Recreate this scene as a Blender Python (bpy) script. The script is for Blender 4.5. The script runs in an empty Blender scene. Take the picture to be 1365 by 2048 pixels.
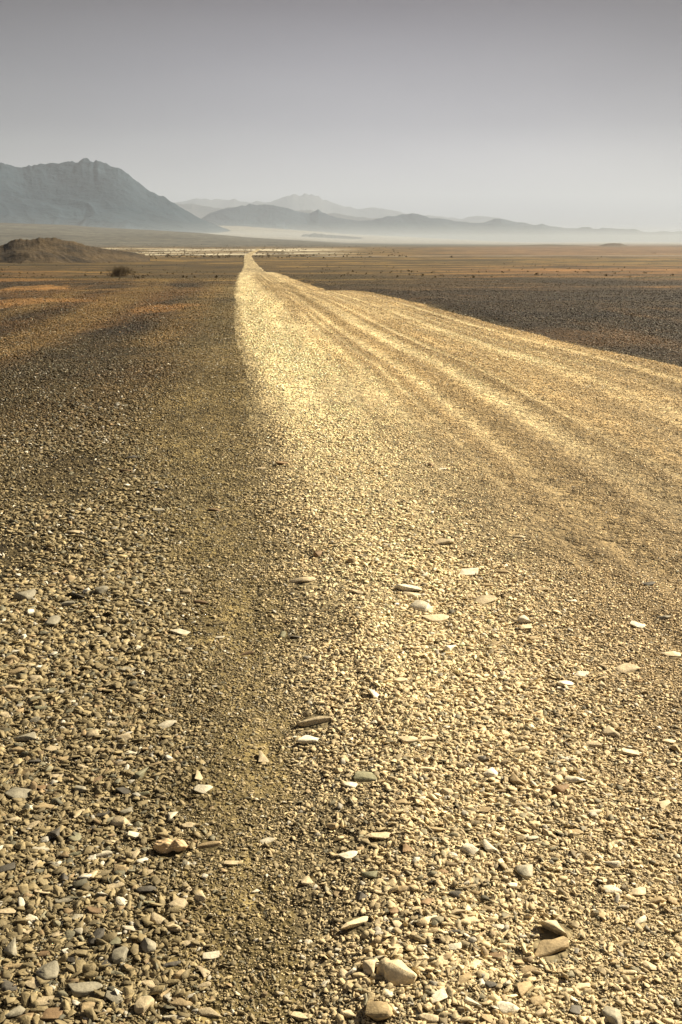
import bpy, bmesh, math, random
import numpy as np
from mathutils import Vector, Matrix, Euler

random.seed(7)
RNG = np.random.default_rng(11)
sc = bpy.context.scene
COL = sc.collection

# ------------------------------------------------------------------ camera
CAM_H = 1.4
PITCH = math.atan(544 / 2048)
YAW = math.radians(5.24436)
FW = np.array([math.sin(YAW) * math.cos(PITCH), math.cos(YAW) * math.cos(PITCH), -math.sin(PITCH)])
RT = np.array([math.cos(YAW), -math.sin(YAW), 0.0])
UP = np.cross(RT, FW)
cam_d = bpy.data.cameras.new('camera')
cam = bpy.data.objects.new('camera', cam_d)
COL.objects.link(cam)
cam.location = (0, 0, CAM_H)
cam.rotation_euler = (math.pi / 2 - PITCH, 0, -YAW)
cam_d.sensor_fit = 'VERTICAL'
cam_d.sensor_height = 36
cam_d.sensor_width = 24
cam_d.lens = 36
cam_d.clip_start = 0.05
cam_d.clip_end = 120000
sc.camera = cam


def ray(px, py):
    return FW * 2048 + RT * (px - 682.5) + UP * (1024 - py)


def az_tan(px, py):
    d = ray(px, py)
    return math.atan2(d[0], d[1]), d[2] / math.hypot(d[0], d[1])


# ------------------------------------------------------------------ noise
_T = np.random.default_rng(3).random((512, 512))


def vnoise(x, y, seed=0):
    x = np.asarray(x, float) + seed * 37.17
    y = np.asarray(y, float) + seed * 91.73
    xi = np.floor(x); yi = np.floor(y)
    fx = x - xi; fy = y - yi
    fx = fx * fx * fx * (fx * (fx * 6 - 15) + 10)
    fy = fy * fy * fy * (fy * (fy * 6 - 15) + 10)
    xi = xi.astype(np.int64) % 512; yi = yi.astype(np.int64) % 512
    x1 = (xi + 1) % 512; y1 = (yi + 1) % 512
    a = _T[xi, yi]; b = _T[x1, yi]; c = _T[xi, y1]; d = _T[x1, y1]
    return (a * (1 - fx) + b * fx) * (1 - fy) + (c * (1 - fx) + d * fx) * fy


def fbm(x, y, seed=0, octv=4, gain=0.5):
    s = 0; a = 1; t = 0
    for o in range(octv):
        s = s + a * (vnoise(x * 2 ** o, y * 2 ** o, seed + o * 3) - 0.5)
        t += a; a *= gain
    return s / t * 2


def ridged(x, y, seed=0, octv=4):
    s = 0; a = 1; t = 0
    for o in range(octv):
        s = s + a * (1 - np.abs(2 * vnoise(x * 2 ** o, y * 2 ** o, seed + o * 5) - 1))
        t += a; a *= 0.5
    return s / t


def sstep(a, b, x):
    t = np.clip((x - a) / (b - a), 0, 1)
    return t * t * (3 - 2 * t)


# ------------------------------------------------------------------ terrain
PY = np.array([-1e5, 0, 11.3, 14.5, 20, 25, 29, 35, 42, 49, 56, 69, 94, 148, 180, 215, 257, 360, 500, 650, 800, 1500, 1e5])
PH = np.array([1.4, 1.4, 1.4, 1.50, 1.62, 1.69, 1.75, 1.87, 2.05, 2.32, 2.85, 3.05, 3.6, 4.6, 5.35, 6.9, 7.3, 8.7, 9.9, 10.6, 11.5, 12.5, 12.5])
_ly = np.linspace(math.log(4), math.log(3000), 900)
_lh = np.interp(np.exp(_ly), PY, PH)
_k = np.hanning(15); _k /= _k.sum()
_lh = np.convolve(np.pad(_lh, 7, mode='edge'), _k, mode='valid')

EDGE_R = 4.93


def left_edge(y):
    return np.interp(y, [0, 1.5, 4, 10, 17, 50, 90, 200, 400], [.14, .14, .12, .0, -.2, -.55, -.8, -.8, -.3])


def road_shift(y):                       # the far end of the road bends to the right
    return np.interp(y, [0, 700, 800, 1000, 1250, 1500, 2200], [0, 0, 0.6, 5, 12, 19, 30])


FAN1 = [(-1200, 425), (-500, 432), (0, 446), (60, 448), (130, 450), (200, 455), (300, 460), (400, 466), (500, 475), (600, 481), (690, 487), (850, 490), (1100, 491), (1365, 492), (2200, 491)]
FAN2 = [(-1200, 430), (0, 442), (480, 452), (600, 461), (700, 468), (800, 473), (900, 478), (1000, 483), (1100, 487), (1190, 490), (1365, 489), (2200, 488)]


def fan(tab, D):
    A = [az_tan(*q) for q in tab]
    return np.array([a for a, t in A]), np.array([t * D + CAM_H for a, t in A])


F1a, F1z = fan(FAN1, 3600.0)
F2a, F2z = fan(FAN2, 8200.0)


def berm(x, y):
    c = EDGE_R + 0.75 + 0.25 * fbm(y * .15, y * 0, 31)
    w = .45
    return np.exp(-((x - c) / w) ** 2) * sstep(8, 25, y) * (1 - sstep(250, 500, y)) * (0.5 + vnoise(y * .35, y * 0 + 3, 33))


TRACKS = []     # polylines of faint vehicle tracks on the left plain, filled below


def track_dist(x, y):
    best = np.full(np.shape(x), 1e9)
    for pts in TRACKS:
        for (x0, y0), (x1, y1) in zip(pts[:-1], pts[1:]):
            dx, dy = x1 - x0, y1 - y0
            t = np.clip(((x - x0) * dx + (y - y0) * dy) / (dx * dx + dy * dy), 0, 1)
            best = np.minimum(best, np.hypot(x - x0 - t * dx, y - y0 - t * dy))
    return best


def base_z(x, y):
    x = np.asarray(x, float); y = np.asarray(y, float)
    yy = np.clip(y, 4, 2990)
    z = CAM_H - np.interp(np.log(yy), _ly, _lh)
    r = np.hypot(x, y); az = np.arctan2(x, y)
    z1 = np.interp(az, F1a, F1z); z2 = np.interp(az, F2a, F2z)
    t1 = sstep(1900, 3600, r) ** 1.2; t2 = np.clip((r - 4300) / 3900, 0, 1)
    back = (y > 0)
    z = z + np.where(back, (z1 + 11.1) * t1 + np.maximum(0, z2 - z1) * t2 * t2, 0)
    # natural undulation away from the road
    off = np.maximum(np.maximum(left_edge(y) - 1.2 - x, x - EDGE_R - .5), 0)
    m = sstep(0, 9, off)
    z = z + m * (0.16 * fbm(x * .11, y * .08, 5) * sstep(4, 40, r) + 0.35 * fbm(x * .02, y * .02, 7) * sstep(60, 200, r))
    z = z + sstep(400, 900, r) * (1 - sstep(1200, 2500, r)) * .5 * fbm(x * .012, y * .006, 9) * sstep(4, 40, np.abs(x - road_shift(y) - 2.2))
    z = z + 0.012 * fbm(x * 1.7, y * 1.1, 11) * (1 - sstep(10, 40, r)) + 0.10 * berm(x, y)
    z = z + sstep(2500, 5000, r) * 3.0 * fbm(x * .0022, y * .0012, 13)
    return z


def rut_mask(x, y):      # packed wheel paths, 0..1, wandering gently along the road
    q = x - road_shift(y)
    m = np.zeros(np.shape(q))
    for k, (c0, w0, amp, a0) in enumerate(((1.25, .10, .20, .6), (1.75, .08, .16, .7), (2.15, .13, .22, 1.), (2.62, .07, .16, .8), (3.05, .10, .25, .9), (3.5, .16, .18, 1.), (3.95, .07, .2, .7), (4.35, .10, .15, .8), (1.5, .05, .1, .6), (2.35, .05, .12, .7), (2.85, .05, .15, .7), (3.3, .06, .15, .8), (3.75, .05, .1, .7), (4.15, .05, .2, .8), (.95, .07, .1, .45))):
        c = c0 + amp * fbm(np.asarray(y) * .045 + k * 7.3, np.asarray(y) * 0 + k, 90 + k, 3)
        m = np.maximum(m, a0 * np.exp(-((q - c) / w0) ** 2))
    return m * (.65 + .5 * fbm(x * .7, y * .18, 99, 3)).clip(0, 1.1) * (.25 + 1.2 * sstep(.3, .62, vnoise(q * 11 + .8 * fbm(y * .08, y * 0, 98), np.asarray(y) * .03, 97))).clip(0, 1.15)


def ruts(x, y):          # long shallow wheel furrows worn in the gravel
    q = x - left_edge(y) * np.clip(1 - x / EDGE_R, 0, 1)
    return 0.010 * fbm(q * 1.5 + .06 * fbm(y * .1, y * 0, 21), y * .03, 23, 3) - .016 * rut_mask(x, y) + .022 * np.exp(-((x - .32 + .1 * fbm(y * .5, y * 0, 25)) / .17) ** 2) * (.5 + fbm(x * 3, y * 1.2, 26)).clip(0, 1)


def road_z(x, y):
    le = left_edge(y)
    e = np.minimum(x - road_shift(y) - le, EDGE_R + road_shift(y) - x)
    e = e + 0.16 * fbm(x * .9, y * .45, 15) * np.clip(.6 + y / 60, .6, 1.6) + .55 * fbm(x * .5, y * .06, 17, 4) * sstep(60, 250, y)
    lift = 0.024 + 0.0003 * np.clip(y, 0, 800)
    return base_z(x, y) + lift * (sstep(-.18, .30, e) * 1.5 - .5) + ruts(x, y) * (1 - sstep(150, 400, y))


def surf_z(x, y):
    return np.maximum(base_z(x, y), np.where((x > -1.2) & (x < EDGE_R + .4), road_z(x, y), -99))


_ys = np.exp(np.linspace(math.log(.5), math.log(5000), 2600))


def hit(px, py):
    d = ray(px, py); n = d / d[1]
    P = np.array([0, 0, CAM_H])[:, None] + n[:, None] * _ys
    g = P[2] - surf_z(P[0], P[1])
    i = int(np.argmax(g < 0)) if (g < 0).any() else len(_ys) - 1
    t = g[i - 1] / (g[i - 1] - g[i] + 1e-12)
    y = _ys[i - 1] + (_ys[i] - _ys[i - 1]) * min(max(t, 0), 1)
    return np.array([0, 0, CAM_H]) + n * y


for tr in ([(-60, 700), (0, 686), (60, 668), (120, 645), (190, 615), (240, 590), (290, 566), (310, 555)],
           [(-60, 722), (0, 706), (75, 682), (150, 652), (215, 622), (270, 592), (318, 568), (335, 557)],
           [(-50, 640), (40, 622), (110, 600), (170, 580)],
           [(300, 690), (370, 640), (410, 600), (440, 570), (455, 556)]):
    TRACKS.append([tuple(hit(*q)[:2]) for q in tr])


# ------------------------------------------------------------------ mesh helpers
def tag(o, label=None, cat=None, group=None, kind=None):
    if label: o['label'] = label
    if cat: o['category'] = cat
    if group: o['group'] = group
    if kind: o['kind'] = kind
    return o


def mesh_np(name, V, F, mat=None, smooth=False, sides=None):
    """V (n,3), F (m,k) array of equal polygons"""
    me = bpy.data.meshes.new(name)
    V = np.ascontiguousarray(V, np.float32); F = np.ascontiguousarray(F, np.int32)
    me.vertices.add(len(V)); me.vertices.foreach_set('co', V.ravel())
    me.loops.add(F.size); me.loops.foreach_set('vertex_index', F.ravel())
    me.polygons.add(len(F))
    me.polygons.foreach_set('loop_start', np.arange(0, F.size, F.shape[1], dtype=np.int32))
    me.polygons.foreach_set('loop_total', np.full(len(F), F.shape[1], np.int32))
    if smooth: me.polygons.foreach_set('use_smooth', np.ones(len(F), bool))
    me.update(calc_edges=True)
    if mat: me.materials.append(mat)
    return me


def link(name, me, parent=None):
    o = bpy.data.objects.new(name, me); COL.objects.link(o)
    if parent: o.parent = parent
    return o


def grid_faces(nr, nc):
    i = np.arange((nr - 1) * (nc - 1)); r = i // (nc - 1); c = i % (nc - 1)
    a = r * nc + c
    return np.stack([a, a + 1, a + nc + 1, a + nc], 1)


def attr(me, name, arr):
    at = me.attributes.new(name, 'FLOAT', 'POINT'); at.data.foreach_set('value', np.ascontiguousarray(arr, np.float32))


def attr_col(me, name, arr):
    at = me.attributes.new(name, 'FLOAT_COLOR', 'POINT')
    a = np.ones((len(arr), 4), np.float32); a[:, :3] = arr
    at.data.foreach_set('color', a.ravel())


# ------------------------------------------------------------------ materials
class NT:
    def __init__(s, name):
        s.m = bpy.data.materials.new(name); s.m.use_nodes = True
        s.t = s.m.node_tree; s.t.nodes.clear()
        s.out = s.t.nodes.new('ShaderNodeOutputMaterial')
        s.b = s.t.nodes.new('ShaderNodeBsdfPrincipled')
        s.t.links.new(s.b.outputs[0], s.out.inputs[0])
        s.b.inputs['Roughness'].default_value = .9
        s.b.inputs['Specular IOR Level'].default_value = .2

    def n(s, typ, **kw):
        nd = s.t.nodes.new('ShaderNode' + typ)
        for k, v in kw.items():
            if k.startswith('i_'):
                key = k[2:]
                key = int(key) if key.isdigit() else key.replace('_', ' ')
                if isinstance(v, bpy.types.NodeSocket): s.t.links.new(v, nd.inputs[key])
                else: nd.inputs[key].default_value = v
            else: setattr(nd, k, v)
        return nd

    def l(s, a, b): s.t.links.new(a, b)

    def math(s, op, a, b=None, c=None, clamp=False):
        nd = s.t.nodes.new('ShaderNodeMath'); nd.operation = op; nd.use_clamp = clamp
        for i, v in enumerate((a, b, c)):
            if v is None: continue
            if isinstance(v, bpy.types.NodeSocket): s.t.links.new(v, nd.inputs[i])
            else: nd.inputs[i].default_value = v
        return nd.outputs[0]

    def mix(s, f, a, b, mode='MIX'):
        nd = s.t.nodes.new('ShaderNodeMix'); nd.data_type = 'RGBA'; nd.blend_type = mode
        for sock, v in ((nd.inputs[0], f), (nd.inputs[6], a), (nd.inputs[7], b)):
            if isinstance(v, bpy.types.NodeSocket): s.t.links.new(v, sock)
            elif isinstance(v, (int, float)): sock.default_value = v
            else: sock.default_value = (*v, 1)
        return nd.outputs[2]

    def ramp(s, f, *stops):
        nd = s.t.nodes.new('ShaderNodeValToRGB'); s.t.links.new(f, nd.inputs[0])
        el = nd.color_ramp.elements
        while len(el) < len(stops): el.new(.5)
        for e, (p, c) in zip(el, stops):
            e.position = p; e.color = (c, c, c, 1) if isinstance(c, (int, float)) else (*c, 1)
        return nd.outputs[0]

    def mapped(s, scale):
        tc = s.n('TexCoord'); mp = s.n('Mapping'); s.l(tc.outputs['Object'], mp.inputs[0]); mp.inputs['Scale'].default_value = scale
        return mp.outputs[0]

    def noise(s, scale, vec=None, detail=4, rough=.55):
        nd = s.n('TexNoise'); nd.inputs['Scale'].default_value = scale; nd.inputs['Detail'].default_value = detail
        nd.inputs['Roughness'].default_value = rough
        if vec is not None: s.l(vec, nd.inputs['Vector'])
        return nd.outputs[0]

    def attr(s, name, out=2):
        nd = s.n('Attribute'); nd.attribute_name = name; return nd.outputs[out]


def gravel_bump(M, strength, base):
    """grains of three sizes as bump; returns (bumped normal, gap mask)"""
    tc = M.n('TexCoord'); v = tc.outputs['Object']
    warp = M.n('Mapping'); M.l(v, warp.inputs[0]); warp.inputs['Scale'].default_value = (1, 1, .3)
    hs = []
    for sc_, w in ((95, .35), (38, .8), (14, 1.3), (5, 2.2)):
        vo = M.n('TexVoronoi', feature='F1'); vo.inputs['Scale'].default_value = sc_; M.l(warp.outputs[0], vo.inputs['Vector'])
        vo.inputs['Randomness'].default_value = 1
        hs.append((vo, w))
    h = None
    for vo, w in hs:
        x = M.math('MULTIPLY', M.math('SUBTRACT', 1.0, vo.outputs['Distance']), w)
        h = x if h is None else M.math('ADD', h, x)
    bp = M.n('Bump'); bp.inputs['Strength'].default_value = strength; bp.inputs['Distance'].default_value = .02
    M.l(h, bp.inputs['Height'])
    return bp.outputs[0], hs


def mat_ground():
    M = NT('desert_ground_soil')
    v = M.mapped((1, 1, 1))
    col = M.attr('albedo', 0)
    nrm, hs = gravel_bump(M, .9, None)
    # per-grain tone: the grains differ in colour
    tone = M.math('MULTIPLY_ADD', hs[1][0].outputs['Color'], .9, .5)
    g2 = M.math('MULTIPLY_ADD', hs[2][0].outputs['Color'], 1.0, .5)
    g3 = M.math('MULTIPLY_ADD', hs[3][0].outputs['Color'], .7, .65)
    tone = M.math('MULTIPLY', M.math('MULTIPLY', tone, g2), g3)
    n = M.noise(.5, v, 6, .65); n2 = M.noise(.045, M.mapped((1, .35, 1)), 5, .6)
    n3 = M.noise(.006, M.mapped((.5, 2.2, 1)), 6, .65)
    tone = M.math('MULTIPLY', tone, M.ramp(n, (.3, .55), (.7, 1.45)))
    tone = M.math('MULTIPLY', tone, M.ramp(n2, (.3, .6), (.7, 1.4)))
    tone = M.math('MULTIPLY', tone, M.ramp(n3, (.3, .6), (.7, 1.4)))
    c = M.mix(1.0, col, M.n('CombineColor', i_0=tone, i_1=tone, i_2=tone).outputs[0], 'MULTIPLY')
    M.l(c, M.b.inputs['Base Color']); M.l(nrm, M.b.inputs['Normal'])
    return M.m


def mat_road():
    M = NT('crushed_stone_road')
    v = M.mapped((1, 1, 1))
    col = M.attr('albedo', 0)
    nrm, hs = gravel_bump(M, .8, None)
    tone = M.math('MULTIPLY_ADD', hs[0][0].outputs['Color'], .6, .7)
    tone = M.math('MULTIPLY', tone, M.math('MULTIPLY_ADD', hs[1][0].outputs['Color'], .8, .6))
    tone = M.math('MULTIPLY', tone, M.math('MULTIPLY_ADD', hs[2][0].outputs['Color'], .5, .75))
    n = M.noise(1.4, v, 6, .65)
    s1 = M.noise(1.9, M.mapped((1, .05, 1)), 4, .6)
    tone = M.math('MULTIPLY', tone, M.ramp(n, (.3, .75), (.7, 1.25)))
    tone = M.math('MULTIPLY', tone, M.ramp(s1, (.32, .66), (.5, .9), (.66, 1.35)))
    c = M.mix(1.0, col, M.n('CombineColor', i_0=tone, i_1=tone, i_2=tone).outputs[0], 'MULTIPLY')
    M.l(c, M.b.inputs['Base Color']); M.l(nrm, M.b.inputs['Normal'])
    return M.m


def mat_gravel(by_object):
    M = NT('stone_surface' if by_object else 'loose_gravel_stone')
    tc = M.n('TexCoord')
    if by_object:
        col = M.n('ObjectInfo').outputs['Color']
    else:
        col = M.attr('albedo', 0)
    geo = M.n('NewGeometry')
    a = M.noise(38, geo.outputs['Position'], 5, .65)
    b = M.noise(240, geo.outputs['Position'], 3, .6)
    t = M.math('MULTIPLY', M.ramp(a, (.28, .62), (.72, 1.35)), M.ramp(b, (.3, .8), (.7, 1.18)))
    c = M.mix(1.0, col, M.n('CombineColor', i_0=t, i_1=t, i_2=t).outputs[0], 'MULTIPLY')
    M.l(c, M.b.inputs['Base Color'])
    bp = M.n('Bump'); bp.inputs['Strength'].default_value = .55; bp.inputs['Distance'].default_value = .004
    M.l(M.math('ADD', a, M.math('MULTIPLY', b, .35)), bp.inputs['Height']); M.l(bp.outputs[0], M.b.inputs['Normal'])
    M.b.inputs['Roughness'].default_value = .72
    M.b.inputs['Specular IOR Level'].default_value = .32
    return M.m


def mat_rock_slope(name, c0, c1, scale, bump=1.0, dist=20):
    M = NT(name)
    v = M.mapped((1, 1, 1.6))
    n = M.noise(scale, v, 8, .62); n2 = M.noise(scale * 6, v, 6, .65)
    f = M.math('ADD', M.math('MULTIPLY', n, .65), M.math('MULTIPLY', n2, .35))
    M.l(M.mix(M.ramp(f, (.36, 0.), (.62, 1.)), c0, c1), M.b.inputs['Base Color'])
    bp = M.n('Bump'); bp.inputs['Strength'].default_value = bump; bp.inputs['Distance'].default_value = dist
    M.l(f, bp.inputs['Height']); M.l(bp.outputs[0], M.b.inputs['Normal'])
    return M.m


def mat_plain(name, c, rough=.85, var=.3, scale=20):
    M = NT(name)
    n = M.noise(scale, M.mapped((1, 1, 1)), 4, .6)
    lo = tuple(k * (1 - var) for k in c); hi = tuple(min(1, k * (1 + var)) for k in c)
    M.l(M.mix(M.ramp(n, (.3, 0.), (.7, 1.)), lo, hi), M.b.inputs['Base Color'])
    M.b.inputs['Roughness'].default_value = rough
    return M.m


M_GROUND = mat_ground(); M_ROAD = mat_road(); M_GRAVEL = mat_gravel(False); M_STONE = mat_gravel(True)


# ------------------------------------------------------------------ colours of the land (what each patch is made of, plus gap shade painted in close up)
def lerp(a, b, t):
    return a + (b - a) * t[..., None]


C = lambda *v: np.array(v, float)
C_VERGE = C(.115, .086, .036)        # olive grey crushed rock beside the road
C_DARK = C(.042, .027, .012)       # dark desert gravel
C_ORANGE = C(.20, .105, .034)         # orange sand
C_OLIVE = C(.048, .034, .012)         # sparse dry grass plain
C_GOLD = C(.155, .096, .028)
C_WHITE = C(.46, .41, .30)           # dry riverbed
C_TAN = C(.145, .090, .048)
C_FANG = C(.085, .080, .062)
C_PALE = C(.20, .185, .15)


def ground_albedo(x, y):
    r = np.hypot(x, y)
    n1 = fbm(x * .22, y * .12, 41, 5); n2 = fbm(x * .05, y * .03, 43, 5)
    ns = fbm(x * .012, y * .085, 45, 4)
    n3 = fbm(x * .9, y * .22, 46, 4)
    c = np.broadcast_to(C_VERGE, x.shape + (3,)).copy()
    right = x > 2.5
    # dark gravel plain: from some metres out on the left, directly beyond the edge on the right
    md = np.where(right, sstep(EDGE_R - .2, EDGE_R + .35, x + .25 * n1), sstep(5.5, 24, y + 9 * n1 + 5 * n2 + np.clip(-1.2 - x, 0, 6) * 1.5) * (.35 + .65 * sstep(.35, 1.5, (left_edge(y) - x) / (1 + y * .012) + .5 * n1)))
    md = np.where(y < 0, 0, md)
    fine = np.exp(-((x - np.interp(y, [1.5, 3.5, 6.5, 12], [0, -.10, -.34, -.5])) / np.interp(y, [1.5, 3.5, 6.5, 12], [.2, .3, .4, .4])) ** 2)
    c = lerp(c, C(.36, .275, .115), fine * (1 - sstep(6, 14, y)) * .85)
    c = lerp(c, C_DARK, md)
    # dusty shoulder thrown off the road on the left
    sh = left_edge(y) - x
    c = lerp(c, C(.20, .150, .062), np.where(right, 0, np.exp(-(np.maximum(sh, 0) / (.55 + .02 * np.clip(y, 0, 60))) ** 2) * np.clip(.62 + 1.1 * n1 + .6 * n3, 0, 1)) * sstep(4, 9, y) * (1 - sstep(70, 140, y)))
    dk = sstep(.10, .34, fbm(x * .10, y * .42, 55, 5)) * md
    c = lerp(c, C_DARK * .55, dk * .6)
    # warm brown sandy patches between the dark gravel
    mo = sstep(-.05, .42, .7 * n2 + .8 * n1 + .5 * n3 + np.where(right, -.34, .04)) * md * np.where(right, .6, .6)
    c = lerp(c, C_ORANGE * np.where(right, .8, .9)[..., None], mo)
    td = track_dist(x, y)
    w = .28 + .006 * y
    c = lerp(c, C_ORANGE * C(.95, 1.12, 1.15), np.clip(np.exp(-(td / w) ** 2) * .85 * sstep(8, 14, y) * (.85 + n1), 0, 1))
    # orange sand spots on the left
    for px, py, sx, sy in ((55, 578, 1.2, 5.5), (110, 575, .9, 4.5), (330, 618, .8, 1.5), (360, 612, .5, 1.2), (40, 604, 1.6, 3)):
        p = hit(px, py)
        q = np.exp(-(((x - p[0]) / sx) ** 2 + ((y - p[1]) / sy) ** 2) * .7)
        q = sstep(.30, .62, q * .8 + .95 * fbm(x * 1.3, y * .30, 48, 6)) * (q > .02) * np.minimum(1, q * 3)
        c = lerp(c, C_ORANGE * 1.3, np.clip(q * .75, 0, 1) * sstep(5, 9, np.abs(y)))
    # farther plain: bands of dry grass, gold and orange earth
    mp = sstep(70, 125, y + 60 * n2 + 30 * n1 + np.where(right, 10, 0))
    plain = lerp(np.broadcast_to(C_OLIVE, c.shape), np.broadcast_to(C_GOLD, c.shape), sstep(-.18, .26, ns + .25 * n2))
    mor = sstep(-.25, .3, ns + .35 * n2 + np.where(x > 0, .1, -.05)) * sstep(.08, .30, np.abs(np.arctan2(x, np.maximum(y, .1)) - .02)) * (1 - sstep(260, 420, y))
    plain = lerp(plain, np.broadcast_to(C_ORANGE * C(1.05, .95, .9), c.shape), mor * .85)
    plain = lerp(plain, np.broadcast_to(C_DARK * C(1.3, 1.3, 1.2), c.shape), sstep(.05, .35, fbm(x * .008, y * .11, 47, 4) + np.where(y < 170, .15, -.08)) * (1 - sstep(250, 460, y)) * .85)
    c = lerp(c, plain, mp)
    # far plain tan
    c = lerp(c, np.broadcast_to(C_TAN, c.shape), sstep(480, 900, y + 60 * n2) * sstep(.10, .30, np.arctan2(x, np.maximum(y, .1))))
    # pale dry riverbed
    az = np.arctan2(x, np.maximum(y, .1))
    band = sstep(690, 780, y + 50 * ns) * (1 - sstep(1500, 1900, y + 200 * ns)) * sstep(-.22, -.15, az) * (1 - sstep(.035, .13, az))
    bz = sstep(-.1, .18, fbm(x * .006, y * .02, 49, 5) + .03)
    c = lerp(c, np.broadcast_to(C_WHITE, c.shape), band * bz * .95)
    thin = np.exp(-((y - 745) / 22) ** 2) * sstep(.0, .1, az)
    c = lerp(c, np.broadcast_to(C_PALE * 1.1, c.shape), thin * .8)
    # fans in front of the mountains
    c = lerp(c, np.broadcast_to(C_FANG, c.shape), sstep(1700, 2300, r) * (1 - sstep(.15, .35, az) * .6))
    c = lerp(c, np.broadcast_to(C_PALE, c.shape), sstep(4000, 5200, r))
    c = c * (1 - .42 * (1 - sstep(2.5, 10, r)))[..., None]  # soil close to the camera darkened, putting shade between stones into its colour
    return c


def road_albedo(x, y):
    le = left_edge(y)
    q = x - road_shift(y)
    n = fbm(x * .8, y * .3, 51, 4)
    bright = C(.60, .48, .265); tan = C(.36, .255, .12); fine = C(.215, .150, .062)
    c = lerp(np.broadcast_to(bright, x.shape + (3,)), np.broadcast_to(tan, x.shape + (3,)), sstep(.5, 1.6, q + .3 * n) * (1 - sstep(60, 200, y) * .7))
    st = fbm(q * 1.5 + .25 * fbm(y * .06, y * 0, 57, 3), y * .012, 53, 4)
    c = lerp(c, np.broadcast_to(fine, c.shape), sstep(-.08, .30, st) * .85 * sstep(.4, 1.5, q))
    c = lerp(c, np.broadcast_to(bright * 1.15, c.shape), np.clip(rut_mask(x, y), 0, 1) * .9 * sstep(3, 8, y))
    c = lerp(c, np.broadcast_to(C(.30, .20, .08), c.shape), sstep(.55, .05, EDGE_R - q + .2 * n) * .5)
    c = lerp(c, np.broadcast_to(C_VERGE * 1.3, c.shape), sstep(.30, -.05, x - le + .10 * n) * .7)
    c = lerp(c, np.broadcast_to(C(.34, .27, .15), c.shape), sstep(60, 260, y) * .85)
    c = lerp(c, np.broadcast_to(C(.20, .155, .08), c.shape), sstep(90, 260, y) * sstep(.0, .4, fbm(q * .8, y * .03, 58, 4)) * .7)
    c = c * (1 - .50 * (1 - sstep(2.5, 11, y)))[..., None]      # painted shade: gaps between the loose stones darkened near the camera
    return c


# ------------------------------------------------------------------ ground sheet
def build_ground():
    rr = [0.25]
    while rr[-1] < 29000: rr.append(rr[-1] * 1.013)
    rr = np.array(rr)
    a = np.concatenate([np.linspace(-math.pi, -.75, 60)[:-1], np.linspace(-.75, .85, 560)[:-1], np.linspace(.85, math.pi, 60)])
    R, A = np.meshgrid(rr, a, indexing='ij')
    X = R * np.sin(A); Y = R * np.cos(A)
    Z = base_z(X, Y)
    V = np.stack([X, Y, Z], -1).reshape(-1, 3)
    F = grid_faces(len(rr), len(a))[:, ::-1]
    me = mesh_np('desert_ground', V, F, M_GROUND, True)
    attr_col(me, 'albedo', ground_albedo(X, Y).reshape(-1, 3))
    o = link('ground', me); tag(o, kind='structure')
    # small disc under the camera
    n = 48
    Vd = [(0, 0, float(base_z(0, 0)) - .004)] + [(.3 * math.sin(t), .3 * math.cos(t), float(base_z(0, 0)) - .004) for t in np.linspace(0, 2 * math.pi, n, endpoint=False)]
    return o


build_ground()


def build_road():
    ys = [-6.0]
    while ys[-1] < -.5: ys.append(ys[-1] + .25)
    while ys[-1] < 1500: ys.append(ys[-1] + max(.03, abs(ys[-1]) * .010))
    ys = np.array(ys)
    s = np.linspace(0, 1, 150)
    Y = np.repeat(ys[:, None], len(s), 1)
    le = left_edge(Y) - .45 - .0006 * np.clip(Y, 0, 800); re = EDGE_R + .45
    X = le + (re - le) * s[None, :] + road_shift(Y)
    Z = road_z(X, Y)
    V = np.stack([X, Y, Z], -1).reshape(-1, 3)
    me = mesh_np('gravel_road', V, grid_faces(len(ys), len(s)), M_ROAD, True)
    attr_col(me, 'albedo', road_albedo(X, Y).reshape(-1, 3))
    o = link('road', me); tag(o, kind='structure')


build_road()


# ------------------------------------------------------------------ stone shapes
def hull_shape(seed, n, flat, bevel=0.0, sub=0, rough=0.0):
    r = random.Random(seed)
    bm = bmesh.new()
    for _ in range(n):
        v = Vector((r.gauss(0, 1), r.gauss(0, 1), r.gauss(0, 1))).normalized()
        k = r.uniform(.72, 1.0)
        # squarish super-ellipsoid gives slabby broken faces
        v = Vector([math.copysign(abs(c) ** .72, c) for c in v]) * k
        bm.verts.new((v.x * .5, v.y * .5 * r.uniform(.72, .98), v.z * .5 * flat))
    res = bmesh.ops.convex_hull(bm, input=bm.verts)
    loose = [v for v in bm.verts if not v.link_faces]
    bmesh.ops.delete(bm, geom=loose, context='VERTS')
    bmesh.ops.dissolve_limit(bm, angle_limit=math.radians(14), verts=bm.verts, edges=bm.edges)
    if bevel:
        bmesh.ops.bevel(bm, geom=list(bm.edges) + list(bm.verts), offset=bevel, segments=1, profile=.6, affect='EDGES', clamp_overlap=True)
    bmesh.ops.triangulate(bm, faces=bm.faces)
    for _ in range(sub):
        bmesh.ops.subdivide_edges(bm, edges=bm.edges, cuts=1, use_grid_fill=True)
    if rough:
        from mathutils import noise as mn
        off = Vector((seed * 3.1, seed * 1.7, 0))
        for v in bm.verts:
            k = mn.noise(v.co * 3.2 + off) * rough + mn.noise(v.co * 9 + off) * rough * .35
            v.co += v.co.normalized() * k
    bmesh.ops.remove_doubles(bm, verts=bm.verts, dist=1e-5)
    bmesh.ops.triangulate(bm, faces=bm.faces)
    bmesh.ops.recalc_face_normals(bm, faces=bm.faces)
    bm.verts.index_update()
    V = np.array([v.co[:] for v in bm.verts]); F = np.array([[v.index for v in f.verts] for f in bm.faces])
    bm.free()
    return V, F


SMALL = [hull_shape(100 + i, 8, random.uniform(.22, .46)) for i in range(22)]
MID = [hull_shape(200 + i, 12, random.uniform(.2, .45), .02) for i in range(22)]


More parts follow.
